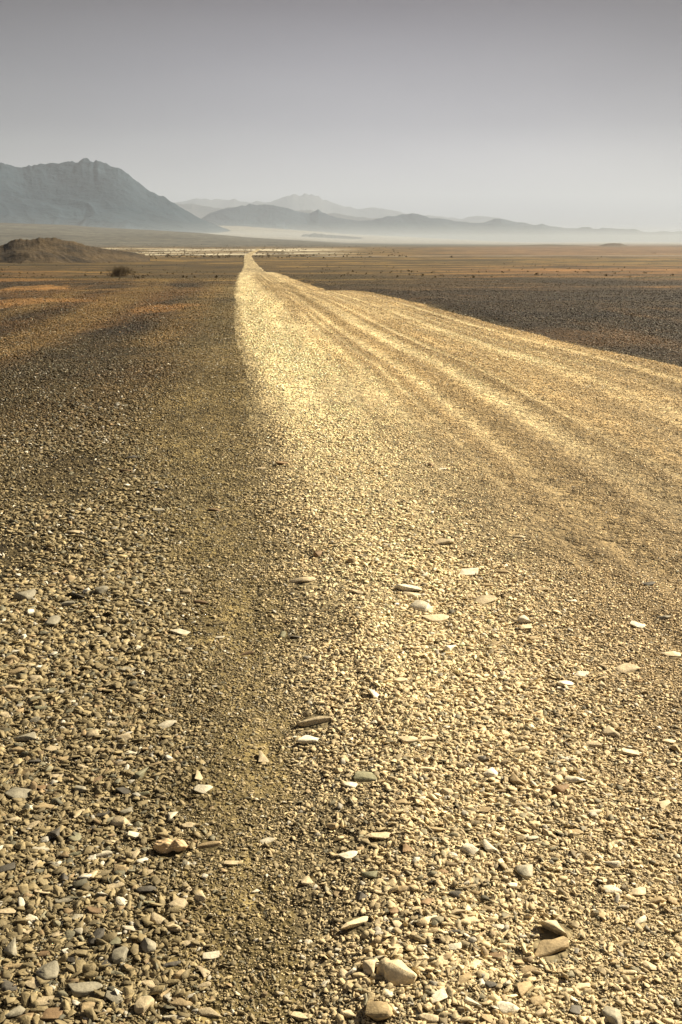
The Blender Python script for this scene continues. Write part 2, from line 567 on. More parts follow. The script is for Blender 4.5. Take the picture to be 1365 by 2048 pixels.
def rotmats(yaw, tx, ty):
    cy, sy = np.cos(yaw), np.sin(yaw); cx, sx = np.cos(tx), np.sin(tx); c2, s2 = np.cos(ty), np.sin(ty)
    n = len(yaw); Z = np.zeros(n); O = np.ones(n)
    Rz = np.stack([cy, -sy, Z, sy, cy, Z, Z, Z, O], -1).reshape(n, 3, 3)
    Rx = np.stack([O, Z, Z, Z, cx, -sx, Z, sx, cx], -1).reshape(n, 3, 3)
    Ry = np.stack([c2, Z, s2, Z, O, Z, -s2, Z, c2], -1).reshape(n, 3, 3)
    return Rx @ Ry @ Rz


def zone(x, y):
    """coarseness (0 fine .. 1 coarse) of the loose stones at a place"""
    fc = np.interp(y, [1.5, 3.5, 6.5, 12], [0, -.10, -.34, -.5]); fw = np.interp(y, [1.5, 3.5, 6.5, 12], [.12, .22, .34, .4])
    wob = .06 * fbm(x * 2, y * 1.2, 61)
    fine = np.exp(-(((x + wob - fc) / fw) ** 2) ** 1.5)
    co = np.where(x < fc, 1.0, np.where(x < .5, .95, .95 - .72 * sstep(.5, 1.7, x)))
    co = np.where(x < EDGE_R, co, .5)
    co = co * (1 - .52 * fine)
    co = co * (.72 + .5 * fbm(x * 1.3, y * .8, 63) + .2)
    return np.clip(co, .08, 1.1)


def stone_albedo(x, y, n):
    le = left_edge(y)
    t = RNG.random(n)
    k = np.clip(RNG.normal(1.0, .26, n), .35, 1.7)
    road = C(.72, .57, .325); verge = C(.30, .235, .12); tan = C(.60, .45, .25)
    far = C(.07, .055, .038)
    c = lerp(np.broadcast_to(verge, (n, 3)), np.broadcast_to(road, (n, 3)), sstep(-.35, .30, x - le + .12 * fbm(x * 3, y * 2, 71)))
    c = lerp(c, np.broadcast_to(tan, (n, 3)), sstep(.5, 1.6, x) * .8)
    md = np.where(x > 2.5, sstep(EDGE_R - .1, EDGE_R + .3, x), sstep(7, 17, y + np.clip(-1.2 - x, 0, 6) * 1.2) * sstep(.1, .8, le - x))
    c = lerp(c, np.broadcast_to(C(.36, .30, .2), (n, 3)), md * 0)
    le2 = (x > le + .02) & (x < EDGE_R)
    land = np.where(le2[:, None], road_albedo(x, y), ground_albedo(x, y) * .8) * 1.45
    c = lerp(c, land, sstep(4, 10, np.hypot(x, y)))
    # some stones of other rock: brown, grey-green, near white
    brown = C(.30, .19, .10); green = C(.17, .17, .12); white = C(.66, .62, .52)
    c = lerp(c, np.broadcast_to(brown, (n, 3)), (t < .04) * .5)
    c = lerp(c, np.broadcast_to(green, (n, 3)), ((t > .06) & (t < .14)) * .7)
    c = lerp(c, np.broadcast_to(white, (n, 3)), ((t > .955) * (1 - md * .6)) * .7)
    c = c * (1 + .22 * np.exp(-((np.log(np.maximum(y, .5)) - 2.2) / .9) ** 2) * sstep(-.1, .3, x - le) - .1 - .17 * (1 - sstep(1.6, 4.5, y)))[:, None]  # vignette painted into the stones: paler at mid distance, darker close up
    return np.clip(c * k[:, None], .015, .85)


NST = 820000
def grain(r): return np.maximum(.0065, np.interp(r, [0, 15, 50, 130], [5.2, 5.2, 3.2, 2.6]) * np.hypot(r, CAM_H) / 2119)
dg = np.linspace(1.2, 135, 9000)
smn = grain(dg)
wgt = (1 + 1.2 * (dg < 4.4)) * dg / smn ** 2 * (1 - .86 * sstep(12, 38, dg)) * (1 - .85 * sstep(38, 135, dg))
cdf = np.cumsum(wgt); cdf /= cdf[-1]
d = np.interp(RNG.random(NST), cdf, dg)
az = np.where(d < 6, RNG.uniform(-.50, .64, NST), RNG.uniform(-.38, .54, NST))
X = d * np.sin(az); Y = d * np.cos(az)
slant = np.hypot(d, CAM_H)
co = zone(X, Y)
smin = grain(d) * (.72 + .40 * co)
smax = np.maximum(.012 + (.027 + .012 * (X < -.1)) * co, smin * 1.3)
s = smin * RNG.random(NST) ** (-1 / (3.4 - 1.6 * co))
ok = s < smax * 1.3
s = np.minimum(s, smax)
ok &= RNG.random(NST) > .62 * sstep(.16, .42, fbm(X * 1.1, Y * .7, 65, 4))
ok &= RNG.random(NST) > .75 * rut_mask(X, Y) * sstep(3, 8, Y) * (X < EDGE_R)
X, Y, s, slant, d = X[ok], Y[ok], s[ok], slant[ok], d[ok]
# keep-out: room for the bigger single stones, filled in below
HERO_XY = []


def scatter_mesh(sel, shapes, name):
    Vs, Fs, Cs, off = [], [], [], 0
    n = len(sel)
    which = RNG.integers(0, len(shapes), n)
    for k, (V, F) in enumerate(shapes):
        ids = sel[which == k]; m = len(ids)
        if not m: continue
        x, y, sz = X[ids], Y[ids], s[ids]
        S = np.stack([sz, sz * RNG.uniform(.45, .9, m), sz * RNG.uniform(.5, 1.15, m)], -1)
        R = rotmats(RNG.uniform(0, 6.283, m), RNG.normal(0, .30, m), RNG.normal(0, .30, m))
        P = (V[None] * S[:, None, :]) @ R.transpose(0, 2, 1)
        z = surf_z(x, y) + sz * RNG.uniform(-.02, .16, m)
        P += np.stack([x, y, z], -1)[:, None, :]
        Vs.append(P.reshape(-1, 3))
        Fs.append((F[None] + (off + np.arange(m) * len(V))[:, None, None]).reshape(-1, 3))
        Cs.append(np.repeat(stone_albedo(x, y, m), len(V), 0))
        off += m * len(V)
    me = mesh_np(name, np.concatenate(Vs), np.concatenate(Fs), M_GRAVEL, False)
    attr_col(me, 'albedo', np.concatenate(Cs))
    return me


# ------------------------------------------------------------------ single stones that stand out
TONE = dict(white=(.72, .64, .47), cream=(.62, .50, .31), tan=(.43, .32, .17), brown=(.27, .175, .09), grey=(.37, .33, .235), dark=(.12, .105, .08), olive=(.24, .225, .135))
# px, py, width in px, tone, shape, landmark name (or None)
HEROES = [
    (342, 1692, 76, 'brown', 'lump', 'lumpy tan rock'),
    (800, 1945, 76, 'cream', 'chunk', 'big pale boulder'),
    (1112, 1855, 80, 'cream', 'ridge', 'long ridged slab'),
    (1102, 1890, 88, 'tan', 'flat', None),
    (817, 1174, 54, 'white', 'flat', 'broad white flagstone'),
    (937, 1143, 46, 'white', 'flat', 'pointed white flagstone'),
    (335, 1447, 38, 'white', 'flat', 'bright white flake'),
    (407, 1576, 42, 'white', 'flat', 'white boat-shaped stone'),
    (522, 1514, 38, 'cream', 'wedge', 'cream wedge stone'),
    (938, 1698, 38, 'white', 'chunk', 'round white stone'),
    (979, 1695, 36, 'white', 'wedge', None),
    (172, 1972, 70, 'grey', 'flat', 'wide grey slab'),
    (102, 1940, 52, 'grey', 'chunk', 'rounded grey boulder'),
    (105, 1243, 42, 'grey', 'chunk', 'blocky grey rock'),
    (50, 1192, 44, 'grey', 'chunk', 'humped grey rock'),
    (1255, 1335, 48, 'cream', 'flat', 'cream pillow-shaped stone'),
    (1044, 1241, 30, 'white', 'chunk', 'small white block'),
    (632, 1437, 84, 'cream', 'diag', 'longest thin cream slab'),
    (422, 1910, 38, 'white', 'flat', 'bluish white flake'),
    (1048, 1740, 50, 'grey', 'wedge', 'three-cornered grey rock'),
    (908, 1786, 38, 'dark', 'wedge', 'dark triangular rock'),
    (1120, 1577, 34, 'brown', 'chunk', 'reddish brown stone'),
    (400, 1202, 36, 'brown', 'long', 'brown overhanging flake'),
    (360, 1262, 40, 'white', 'flat', 'white arrowhead flake'),
    (713, 1842, 82, 'cream', 'diag', 'long slanting cream slab'),
    (152, 1062, 38, 'cream', 'flat', 'smooth cream cobble'),
    (262, 912, 32, 'dark', 'flat', 'dark slate piece'),
    (845, 1214, 42, 'white', 'chunk', None), (823, 1187, 40, 'cream', 'flat', None), (873, 1232, 60, 'cream', 'flat', None),
    (888, 1082, 42, 'cream', 'flat', 'farthest cream slab'), (970, 1198, 50, 'cream', 'flat', None),
    (1052, 1254, 32, 'cream', 'flat', None), (1070, 1275, 26, 'tan', 'flat', None), (900, 1295, 38, 'white', 'wedge', None),
    (993, 1284, 38, 'tan', 'long', None), (1274, 1249, 33, 'white', 'flat', None), (1328, 1233, 30, 'grey', 'flat', 'right edge grey stone'),
    (1298, 1166, 28, 'dark', 'flat', None), (1208, 1371, 26, 'cream', 'wedge', None), (1133, 1365, 40, 'white', 'flat', None),
    (1163, 1348, 30, 'white', 'flat', None), (713, 1182, 38, 'cream', 'long', None), (718, 1100, 22, 'cream', 'flat', None),
    (705, 1123, 22, 'tan', 'chunk', None), (1038, 1072, 28, 'cream', 'long', None), (1005, 1142, 28, 'tan', 'long', None),
    (978, 1168, 32, 'tan', 'long', None), (1087, 1178, 30, 'tan', 'flat', None), (800, 1359, 34, 'cream', 'flat', None),
    (748, 1390, 36, 'white', 'wedge', None), (1345, 1306, 44, 'cream', 'long', None), (1115, 1222, 24, 'cream', 'flat', None),
    (1145, 1200, 24, 'white', 'flat', None), (250, 941, 24, 'brown', 'flat', None), (320, 978, 26, 'dark', 'long', None),
    (318, 1018, 25, 'white', 'flat', None), (430, 1018, 30, 'brown', 'long', None), (285, 1034, 28, 'dark', 'long', None),
    (373, 1184, 25, 'cream', 'chunk', None), (137, 1205, 35, 'grey', 'flat', None), (180, 1265, 22, 'white', 'flat', None),
    (201, 1271, 20, 'white', 'flat', None), (440, 1274, 20, 'white', 'flat', None), (229, 1278, 22, 'cream', 'chunk', None),
    (275, 1297, 18, 'white', 'chunk', None), (155, 1189, 46, 'dark', 'long', None), (205, 1181, 27, 'grey', 'chunk', None),
    (142, 1156, 36, 'tan', 'wedge', None), (604, 1157, 60, 'cream', 'long', None), (636, 1107, 24, 'brown', 'chunk', None),
    (565, 1270, 22, 'olive', 'chunk', None), (592, 1272, 30, 'dark', 'long', None), (492, 1305, 34, 'brown', 'long', None),
    (162, 1581, 26, 'grey', 'chunk', None), (262, 1505, 26, 'white', 'flat', None), (282, 1546, 40, 'olive', 'wedge', None),
    (247, 1580, 32, 'dark', 'flat', None), (286, 1588, 28, 'olive', 'wedge', None), (38, 1585, 58, 'grey', 'flat', None),
    (50, 1470, 55, 'grey', 'flat', None), (293, 1777, 45, 'dark', 'long', None), (315, 1836, 46, 'cream', 'flat', None),
    (128, 1800, 36, 'grey', 'flat', None), (232, 1883, 28, 'olive', 'wedge', None), (115, 1868, 28, 'cream', 'flat', None),
    (156, 1862, 28, 'grey', 'chunk', None), (535, 1680, 30, 'white', 'flat', None), (616, 1758, 36, 'cream', 'wedge', None),
    (512, 1780, 22, 'white', 'flat', None), (462, 1725, 32, 'cream', 'flat', None), (420, 1686, 50, 'tan', 'long', None),
    (395, 1551, 32, 'cream', 'wedge', None), (620, 1478, 46, 'white', 'flat', None), (345, 1925, 42, 'dark', 'long', None),
    (422, 2022, 56, 'cream', 'long', None), (90, 1906, 28, 'brown', 'flat', None), (360, 1950, 26, 'tan', 'chunk', None),
    (665, 1652, 26, 'tan', 'chunk', None), (772, 1938, 42, 'cream', 'chunk', None), (738, 1936, 40, 'cream', 'chunk', None),
    (756, 1914, 30, 'white', 'long', None), (1048, 1973, 50, 'tan', 'flat', None), (1015, 2016, 46, 'white', 'chunk', None),
    (878, 1991, 42, 'white', 'flat', None), (1225, 1777, 36, 'white', 'flat', None), (1278, 1781, 42, 'cream', 'flat', None),
    (1313, 1798, 40, 'tan', 'flat', None), (1344, 1801, 24, 'tan', 'chunk', None), (1150, 1556, 50, 'white', 'flat', None),
    (1190, 1622, 28, 'white', 'flat', None), (1329, 1606, 34, 'cream', 'flat', None), (1145, 1518, 18, 'white', 'chunk', None),
    (1225, 1464, 36, 'cream', 'wedge', None), (1188, 1487, 34, 'cream', 'flat', None), (1338, 1481, 30, 'cream', 'flat', None),
    (1352, 1498, 30, 'tan', 'wedge', None), (1260, 1504, 40, 'cream', 'flat', None), (1225, 1727, 35, 'white', 'wedge', None),
    (817, 1477, 38, 'cream', 'flat', None), (855, 1475, 38, 'cream', 'flat', None), (985, 1546, 32, 'white', 'chunk', None),
    (1033, 1560, 40, 'tan', 'wedge', None), (853, 1536, 28, 'cream', 'flat', None), (703, 1568, 36, 'white', 'flat', None),
    (803, 1601, 32, 'tan', 'flat', None), (758, 1670, 56, 'cream', 'long', None), (810, 1695, 30, 'brown', 'wedge', None),
    (698, 1708, 38, 'white', 'flat', None), (743, 1748, 36, 'olive', 'wedge', None), (723, 1790, 30, 'dark', 'wedge', None),
    (915, 1821, 46, 'cream', 'long', None), (945, 1838, 30, 'cream', 'flat', None), (798, 1849, 34, 'cream', 'flat', None),
    (845, 1890, 26, 'white', 'flat', None), (910, 1893, 30, 'white', 'flat', None), (1283, 1838, 40, 'white', 'long', None),
    (1205, 1832, 20, 'tan', 'chunk', None), (1165, 1971, 34, 'cream', 'flat', None), (1260, 1943, 32, 'cream', 'long', None),
    (1153, 2018, 32, 'dark', 'flat', None), (1080, 2026, 24, 'cream', 'chunk', None), (863, 2033, 50, 'cream', 'long', None),
    (1038, 1921, 32, 'tan', 'flat', None), (1025, 1771, 20, 'white', 'chunk', None), (893, 1583, 28, 'cream', 'chunk', None),
    (873, 1656, 36, 'tan', 'flat', None), (1155, 1661, 38, 'tan', 'long', None), (1065, 1675, 26, 'white', 'flat', None),
    (968, 1618, 28, 'tan', 'flat', None), (733, 1551, 50, 'olive', 'flat', None), (968, 1453, 32, 'tan', 'flat', None),
    (1040, 1498, 40, 'cream', 'long', None), (564, 925, 26, 'brown', 'flat', None), (522, 936, 22, 'cream', 'long', None),
    (862, 930, 14, 'brown', 'chunk', None), (885, 937, 18, 'white', 'flat', None), (775, 1090, 20, 'white', 'wedge', None),
    (14, 1735, 40, 'dark', 'flat', None), (1225, 2030, 50, 'grey', 'chunk', None), (760, 2020, 60, 'tan', 'chunk', None),
    (30, 2020, 50, 'grey', 'flat', None), (600, 2030, 40, 'cream', 'flat', None), (1300, 1930, 36, 'cream', 'flat', None),
]
DIMS = dict(flat=(.60, .22), chunk=(.78, .50), long=(.36, .20), wedge=(.68, .40), ridge=(.34, .34), diag=(.26, .22), lump=(.5, .5))
FLATW = dict(flat='flat', chunk='chunky', long='thin', wedge='angular', ridge='ridged', diag='long slanting', lump='lumpy')


def hull_unit(seed, n, wedge=False):
    """stone for the foreground: broken faces with worn edges"""
    V, F = hull_shape(seed, n, 1.0, .022, 1, .06)
    if wedge:
        V = V.copy(); V[:, 2] *= .55 + .75 * (V[:, 0] + .5); V[:, 1] *= 1.15 - .5 * (V[:, 0] + .5)
    ext = V.max(0) - V.min(0)
    return (V - (V.max(0) + V.min(0)) / 2) / ext, F


PROTO = {'flat': [hull_unit(300 + i, 15) for i in range(9)], 'chunk': [hull_unit(320 + i, 18) for i in range(7)],
         'long': [hull_unit(340 + i, 15) for i in range(6)], 'wedge': [hull_unit(360 + i, 11, True) for i in range(7)]}
PROTO['diag'] = PROTO['long'][:2]; PROTO['ridge'] = [hull_unit(390, 12, True)]


def lump_unit():
    from mathutils import noise as mn
    bm = bmesh.new(); bmesh.ops.create_icosphere(bm, subdivisions=5, radius=.5)
    for v in bm.verts:
        c = v.co.copy()
        k = 1 + .34 * mn.noise(c * 3.0 + Vector((4, 1, 2))) + .16 * mn.noise(c * 7 + Vector((1, 6, 2))) + .07 * mn.noise(c * 16)
        waist = 1 - .38 * math.exp(-((c.x - .08) / .11) ** 2)
        v.co = Vector((c.x * (1 + .1 * mn.noise(c * 2)), c.y * waist * k, (c.z * waist * k) * (1.15 - .45 * (c.x + .5))))
    bm.verts.index_update()
    V = np.array([v.co[:] for v in bm.verts]); F = np.array([[v.index for v in f.verts] for f in bm.faces]); bm.free()
    ext = V.max(0) - V.min(0)
    return (V - (V.max(0) + V.min(0)) / 2) / ext, F


PROTO['lump'] = [lump_unit()]
PMESH = {}
for k, lst in PROTO.items():
    PMESH[k] = [mesh_np('stone_' + k, V, F, M_STONE, True) for V, F in lst]

stones = []     # dicts of every single stone


def depth_of(p):
    return float(np.dot(np.array(p) - np.array([0, 0, CAM_H]), FW))


for i, (px, py, w, tone, shp, nm) in enumerate(HEROES):
    p = hit(px, py + w * .10)
    size = w * depth_of(p) / 2048
    stones.append(dict(px=px, py=py, p=p, size=size, tone=tone, shape=shp, name=nm, w=w))

# the largest of the scattered stones become single stones too
proj = s / slant * 2119
dxy = np.stack([X, Y], 1)
keep = np.ones(len(X), bool)
for st in stones:
    dd = np.hypot(X - st['p'][0], (Y - st['p'][1]))
    keep &= dd > st['size'] * .42
X, Y, s, slant, proj = X[keep], Y[keep], s[keep], slant[keep], proj[keep]
REL = np.stack([X, Y, surf_z(X, Y) - CAM_H], -1)
dep = REL @ FW; sx = REL @ RT / dep * 2048 + 682.5; sy = 1024 - REL @ UP / dep * 2048
inside = (sx > 8) & (sx < 1357) & (sy > 600) & (sy < 2040)
order = np.argsort(-np.where(inside, proj, 0))
NEED = 300 - len(stones)
picked = []; occ = [(st['px'], st['py'], st['w']) for st in stones]
for j in order[:4000]:
    if len(picked) >= NEED: break
    if all(math.hypot(sx[j] - a, (sy[j] - b) * 1.5) > (c + proj[j]) * .55 for a, b, c in occ):
        picked.append(j); occ.append((sx[j], sy[j], proj[j]))
drop = np.zeros(len(X), bool); drop[picked] = True
for j in picked:
    tone = random.choices(['white', 'cream', 'tan', 'grey', 'dark', 'olive', 'brown'], [1, 4, 3, 2.4 if sx[j] < 500 else .6, .8, .8, .7])[0]
    shp = random.choices(['flat', 'chunk', 'long', 'wedge'], [5, 1., 2.2, 1.6])[0]
    stones.append(dict(px=float(sx[j]), py=float(sy[j]), p=np.array([X[j], Y[j], surf_z(X[j], Y[j])]), size=float(s[j]) * 1.0, tone=tone, shape=shp, name=None, w=float(proj[j])))
keep = ~drop
X, Y, s, slant, proj = X[keep], Y[keep], s[keep], slant[keep], proj[keep]
big = np.where(proj > 11)[0]; sm = np.where(proj <= 11)[0]
print('gravel', len(big), len(sm), 'picked', len(picked), 'min', min(proj_ for proj_ in [st['w'] for st in stones]))
me1 = scatter_mesh(sm, SMALL, 'gravel_fine'); me2 = scatter_mesh(big, MID, 'gravel_coarse')
# one object: join the two sets of arrays
def arrays(me):
    V = np.empty(len(me.vertices) * 3, np.float32); me.vertices.foreach_get('co', V)
    F = np.empty(len(me.loops), np.int32); me.loops.foreach_get('vertex_index', F)
    A = np.empty(len(me.vertices) * 4, np.float32); me.attributes['albedo'].data.foreach_get('color', A)
    return V.reshape(-1, 3), F.reshape(-1, 3), A.reshape(-1, 4)[:, :3]
V1, F1, A1 = arrays(me1); V2, F2, A2 = arrays(me2)
gme = mesh_np('loose_gravel', np.concatenate([V1, V2]), np.concatenate([F1, F2 + len(V1)]), M_GRAVEL)
attr_col(gme, 'albedo', np.concatenate([A1, A2]))
bpy.data.meshes.remove(me1); bpy.data.meshes.remove(me2)
tag(link('loose_gravel', gme), 'small crushed stones and chips covering road and verge', 'gravel', kind='stuff')

# labels that single each stone out
marks = [st for st in stones if st['name']]
SIZEW = lambda st: 'large' if st['w'] > 44 else ('small' if st['w'] < 26 else 'medium')


def side(st, m):
    dx = st['px'] - m['px']; dy = (st['py'] - m['py']) * 1.3
    a = math.degrees(math.atan2(-dy, dx)) % 360
    return ['right of', 'beyond and right of', 'beyond', 'beyond and left of', 'left of', 'nearer and left of', 'nearer than', 'nearer and right of'][int((a + 22.5) // 45) % 8]


def dist(st, m): return math.hypot(st['px'] - m['px'], (st['py'] - m['py']) * 1.3)


used_l = {}
OWN = {'lumpy tan rock': 'lumpy tan rock with a narrow waist and a dark shadow beneath, on the left verge',
       'big pale boulder': 'biggest pale boulder with a split face at the bottom edge of the road gravel'}
FIX = {'white': 'white', 'cream': 'cream', 'tan': 'tan', 'brown': 'brown', 'grey': 'grey', 'dark': 'dark', 'olive': 'olive'}
for st in marks:
    near = min((m for m in marks if m is not st), key=lambda m: dist(st, m))
    st['label'] = OWN.get(st['name']) or (st['name'] + (' lying on the gravel ' + side(st, near) + ' the ' + near['name'] if len(st['name'].split()) + len(near['name'].split()) < 9 else ' in the loose gravel'))
    used_l[st['label']] = 1
rest = [st for st in stones if not st['name']]
cands = {}
for st in rest:
    ms = sorted(marks, key=lambda m: dist(st, m))
    base = f"{SIZEW(st)} {FIX[st['tone']]} {FLATW[st['shape']]} stone"
    st['opts'] = [f"{base} {side(st, ms[0])} the {ms[0]['name']}", f"{base} between the {ms[0]['name']} and the {ms[1]['name']}", f"{base} {side(st, ms[1])} the {ms[1]['name']}"]
    st['ms'] = ms
for st in rest:
    o0 = st['opts'][0]
    cands.setdefault(o0, []).append(st)
ORD = ['closest', 'second closest', 'third closest', 'fourth closest', 'fifth closest', 'sixth closest', 'seventh closest']
for lab, lst in cands.items():
    if len(lst) == 1: lst[0]['label'] = lab
    else:
        lst.sort(key=lambda q: dist(q, q['ms'][0]))
        for k, st in enumerate(lst):
            m = st['ms'][0]
            st['label'] = f"{SIZEW(st)} {FIX[st['tone']]} {FLATW[st['shape']]} stone, {ORD[min(k, 6)]} {side(st, m)} the {m['name']}"

for i, st in enumerate(stones):
    shp = st['shape']; lst = PMESH[shp]
    o = bpy.data.objects.new('rock' if st['w'] > 60 else 'stone', lst[i % len(lst)]); COL.objects.link(o)
    dy, dz = DIMS[shp]
    sz = st['size'] * (1 if st['w'] < 60 else .92)
    o.scale = (sz, sz * dy * random.uniform(.85, 1.2), sz * dz * random.uniform(.8, 1.2))
    yaw = -YAW + random.gauss(0, .35)
    if shp == 'diag': yaw = .62 if st['px'] > 700 else -.02
    if shp == 'ridge': yaw = -.75
    if shp in ('chunk', 'wedge') and st['w'] < 70: yaw = random.uniform(0, 6.28)
    if st['name'] in ('lumpy tan rock',): yaw = -.15
    o.rotation_euler = (random.gauss(0, .13), random.gauss(0, .12), yaw)
    p = st['p']
    o.location = (p[0], p[1], float(surf_z(p[0], p[1])) + o.scale[2] * .20)
    k = random.uniform(.85, 1.12) * (.72 if p[0] < float(left_edge(p[1])) - .05 else 1)
    c = TONE[st['tone']]
    if st['name'] == 'lumpy tan rock': c = (.56, .40, .22); k = 1
    o.color = (c[0] * k, c[1] * k, c[2] * k, 1)
    tag(o, st['label'], 'stone' if st['w'] <= 60 else 'rock', 'single stones lying loose in the road gravel')


# ------------------------------------------------------------------ mountains
def ridge(name, sil, D, half, mat, seed, rough=.22, na=420, nr=46, z0=-16.0, kind='structure', spur=26, detail=.012):
    A = [az_tan(*q) for q in sil]
    aa = np.array([a for a, t in A]); zz = np.array([t * D + CAM_H for a, t in A])
    a = np.linspace(aa[0], aa[-1], na)
    crest = np.interp(a, aa, zz)
    width = aa[-1] - aa[0]
    end = sstep(0, .06 * width, a - aa[0]) * sstep(0, .06 * width, aa[-1] - a)
    s_ = np.linspace(-1, 1, nr)
    Sg, Ag = np.meshgrid(s_, a, indexing='ij')
    Cg = np.broadcast_to(crest, Sg.shape)
    L = 2 * half / spur * 4           # size of the spurs in metres
    U = Ag * D / L; W = (D + half * Sg) / L
    sh = .30 * fbm(Ag * D / half * 1.6, Sg * 0, seed, 3)
    t = np.clip(np.abs(Sg - sh * (1 - np.abs(Sg))), 0, 1)
    wx = fbm(U * .5, W * .5, seed + 4, 3); wy = fbm(U * .5, W * .5, seed + 6, 3)
    sp = ridged(U + wx * 1.3, W * .42 + wy * .9, seed + 2, 5)
    sp = .7 * sp + .3 * ridged(U * .45 + wy, W * .3 + wx, seed + 12, 3)
    prof = (1 - t) ** 1.15
    prof = prof - rough * (1 - sp) * 5 * t * (1 - t) * (.4 + .6 * (1 - t))
    prof = np.clip(prof, 0, 1)
    prof = prof * (1 + detail * (1 - t) ** 3 * (fbm(U * 5, W * 5, seed + 9, 4) + .8 * fbm(U * 18, W * 9, seed + 19, 3)))
    ks = np.hanning(int(na / 9) | 1); ks /= ks.sum(); hk = len(ks) // 2
    cs = np.convolve(np.pad(crest, hk, mode='edge'), ks, mode='valid')
    wc = np.clip(1 - t * 3.0, 0, 1) ** 1.5
    Z = z0 + (crest[None, :] * wc + cs[None, :] * (1 - wc) - z0) * prof
    R = D + half * Sg
    # the crest line keeps its angle seen from the road wherever along the depth it wanders
    Z = CAM_H + (Z - CAM_H) * np.where(Z > CAM_H, R / D, 1)
    tanm = ((Z - CAM_H) / R).max(0); want = (crest - CAM_H) / D
    k = np.where(tanm > 1e-4, want / np.maximum(tanm, 1e-4), 1)
    k = np.clip(k, .5, 1.6)
    kk = np.hanning(int(na / 14) | 1); kk /= kk.sum(); hw = len(kk) // 2
    k = np.convolve(np.pad(k, hw, mode='edge'), kk, mode='valid')
    Z = np.where(Z > CAM_H, CAM_H + (Z - CAM_H) * k[None, :], Z)
    Xg = R * np.sin(Ag); Yg = R * np.cos(Ag)
    V = np.stack([Xg, Yg, Z], -1).reshape(-1, 3)
    me = mesh_np(name, V, grid_faces(nr, na)[:, ::-1], mat, True)
    o = link(name, me); tag(o, kind=kind)
    return o


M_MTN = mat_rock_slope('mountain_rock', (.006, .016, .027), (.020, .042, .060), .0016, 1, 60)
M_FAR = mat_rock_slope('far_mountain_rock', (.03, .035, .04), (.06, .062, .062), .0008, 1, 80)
M_HILL = mat_rock_slope('brown_hill_earth', (.014, .010, .006), (.085, .058, .028), .07, 1, 1.6)
M_MESA = mat_rock_slope('mesa_rock', (.06, .05, .036), (.12, .095, .065), .006, .8, 8)

ridge('mountain', [(-900, 420), (-600, 370), (-420, 335), (-300, 350), (-200, 338), (-80, 326), (0, 328), (15, 328), (30, 332), (45, 336), (60, 331), (80, 327), (110, 327), (135, 324), (160, 321), (178, 319), (186, 323), (195, 319), (210, 328), (235, 335), (255, 346), (280, 367), (300, 382), (325, 393), (345, 404), (370, 419), (395, 434), (430, 449), (470, 464), (520, 478), (560, 486)],
      7200, 2100, M_MTN, 1, .26, 900, 120, spur=30, detail=.03)
ridge('near_mountains', [(340, 480), (380, 450), (405, 436), (420, 426), (440, 420), (475, 413), (500, 409), (530, 409), (550, 411), (575, 416), (600, 424), (620, 427), (630, 422), (637, 419), (645, 424), (660, 431), (680, 436), (720, 442), (745, 440), (770, 434), (800, 430), (812, 429), (825, 426), (838, 428), (860, 436), (885, 437), (910, 442), (940, 445), (990, 447), (1050, 452), (1085, 454), (1120, 466), (1160, 480), (1190, 487)],
      11500, 1800, M_MTN, 2, .30, 620, 60, spur=34)
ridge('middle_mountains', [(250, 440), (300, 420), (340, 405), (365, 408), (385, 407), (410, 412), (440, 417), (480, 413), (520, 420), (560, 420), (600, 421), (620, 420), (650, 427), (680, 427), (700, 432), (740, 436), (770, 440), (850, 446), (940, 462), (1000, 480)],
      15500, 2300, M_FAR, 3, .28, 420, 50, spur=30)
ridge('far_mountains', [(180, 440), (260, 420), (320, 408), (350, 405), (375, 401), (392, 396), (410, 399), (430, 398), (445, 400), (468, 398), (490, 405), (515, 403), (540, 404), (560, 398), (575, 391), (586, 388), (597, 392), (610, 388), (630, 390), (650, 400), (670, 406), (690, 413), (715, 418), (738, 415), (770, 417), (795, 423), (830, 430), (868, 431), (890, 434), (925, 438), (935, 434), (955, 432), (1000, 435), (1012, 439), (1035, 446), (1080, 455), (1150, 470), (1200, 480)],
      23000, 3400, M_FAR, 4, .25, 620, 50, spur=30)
ridge('right_mountains', [(900, 478), (940, 455), (970, 444), (990, 438), (1003, 437), (1020, 442), (1045, 445), (1070, 450), (1085, 448), (1100, 452), (1130, 456), (1155, 457), (1165, 454), (1180, 454), (1188, 458), (1198, 458), (1205, 455), (1240, 458), (1272, 458), (1285, 463), (1300, 465), (1330, 462), (1345, 464), (1365, 462), (1450, 455), (1540, 462), (1650, 450), (1800, 462), (1950, 480)],
      13000, 2000, M_MTN, 5, .28, 620, 50, spur=30)
ridge('mesa', [(1180, 494), (1192, 493), (1200, 491), (1214, 486.5), (1228, 486), (1242, 486.5), (1252, 490), (1262, 493), (1280, 494)],
      2500, 110, M_MESA, 6, .12, 120, 30, z0=-16, spur=120, detail=.01)
ridge('low_hills', [(1000, 494), (1040, 490), (1065, 489), (1090, 488.5), (1120, 489), (1150, 490), (1185, 493), (1240, 494), (1300, 493), (1365, 491), (1500, 486), (1700, 480), (1900, 484), (2000, 494)],
      2600, 200, M_MESA, 8, .12, 300, 24, z0=-16, spur=60, detail=.01)
ridge('hill', [(-320, 512), (-230, 500), (-120, 486), (-60, 482), (0, 491), (8, 489), (17, 484), (28, 479), (40, 477), (52, 479), (66, 477), (78, 475), (92, 476), (108, 475.5), (128, 479), (150, 484), (172, 489), (190, 493), (215, 498), (240, 501), (270, 505), (300, 512)],
      520, 120, M_HILL, 7, .36, 520, 120, z0=-15.4, spur=30, detail=.03)

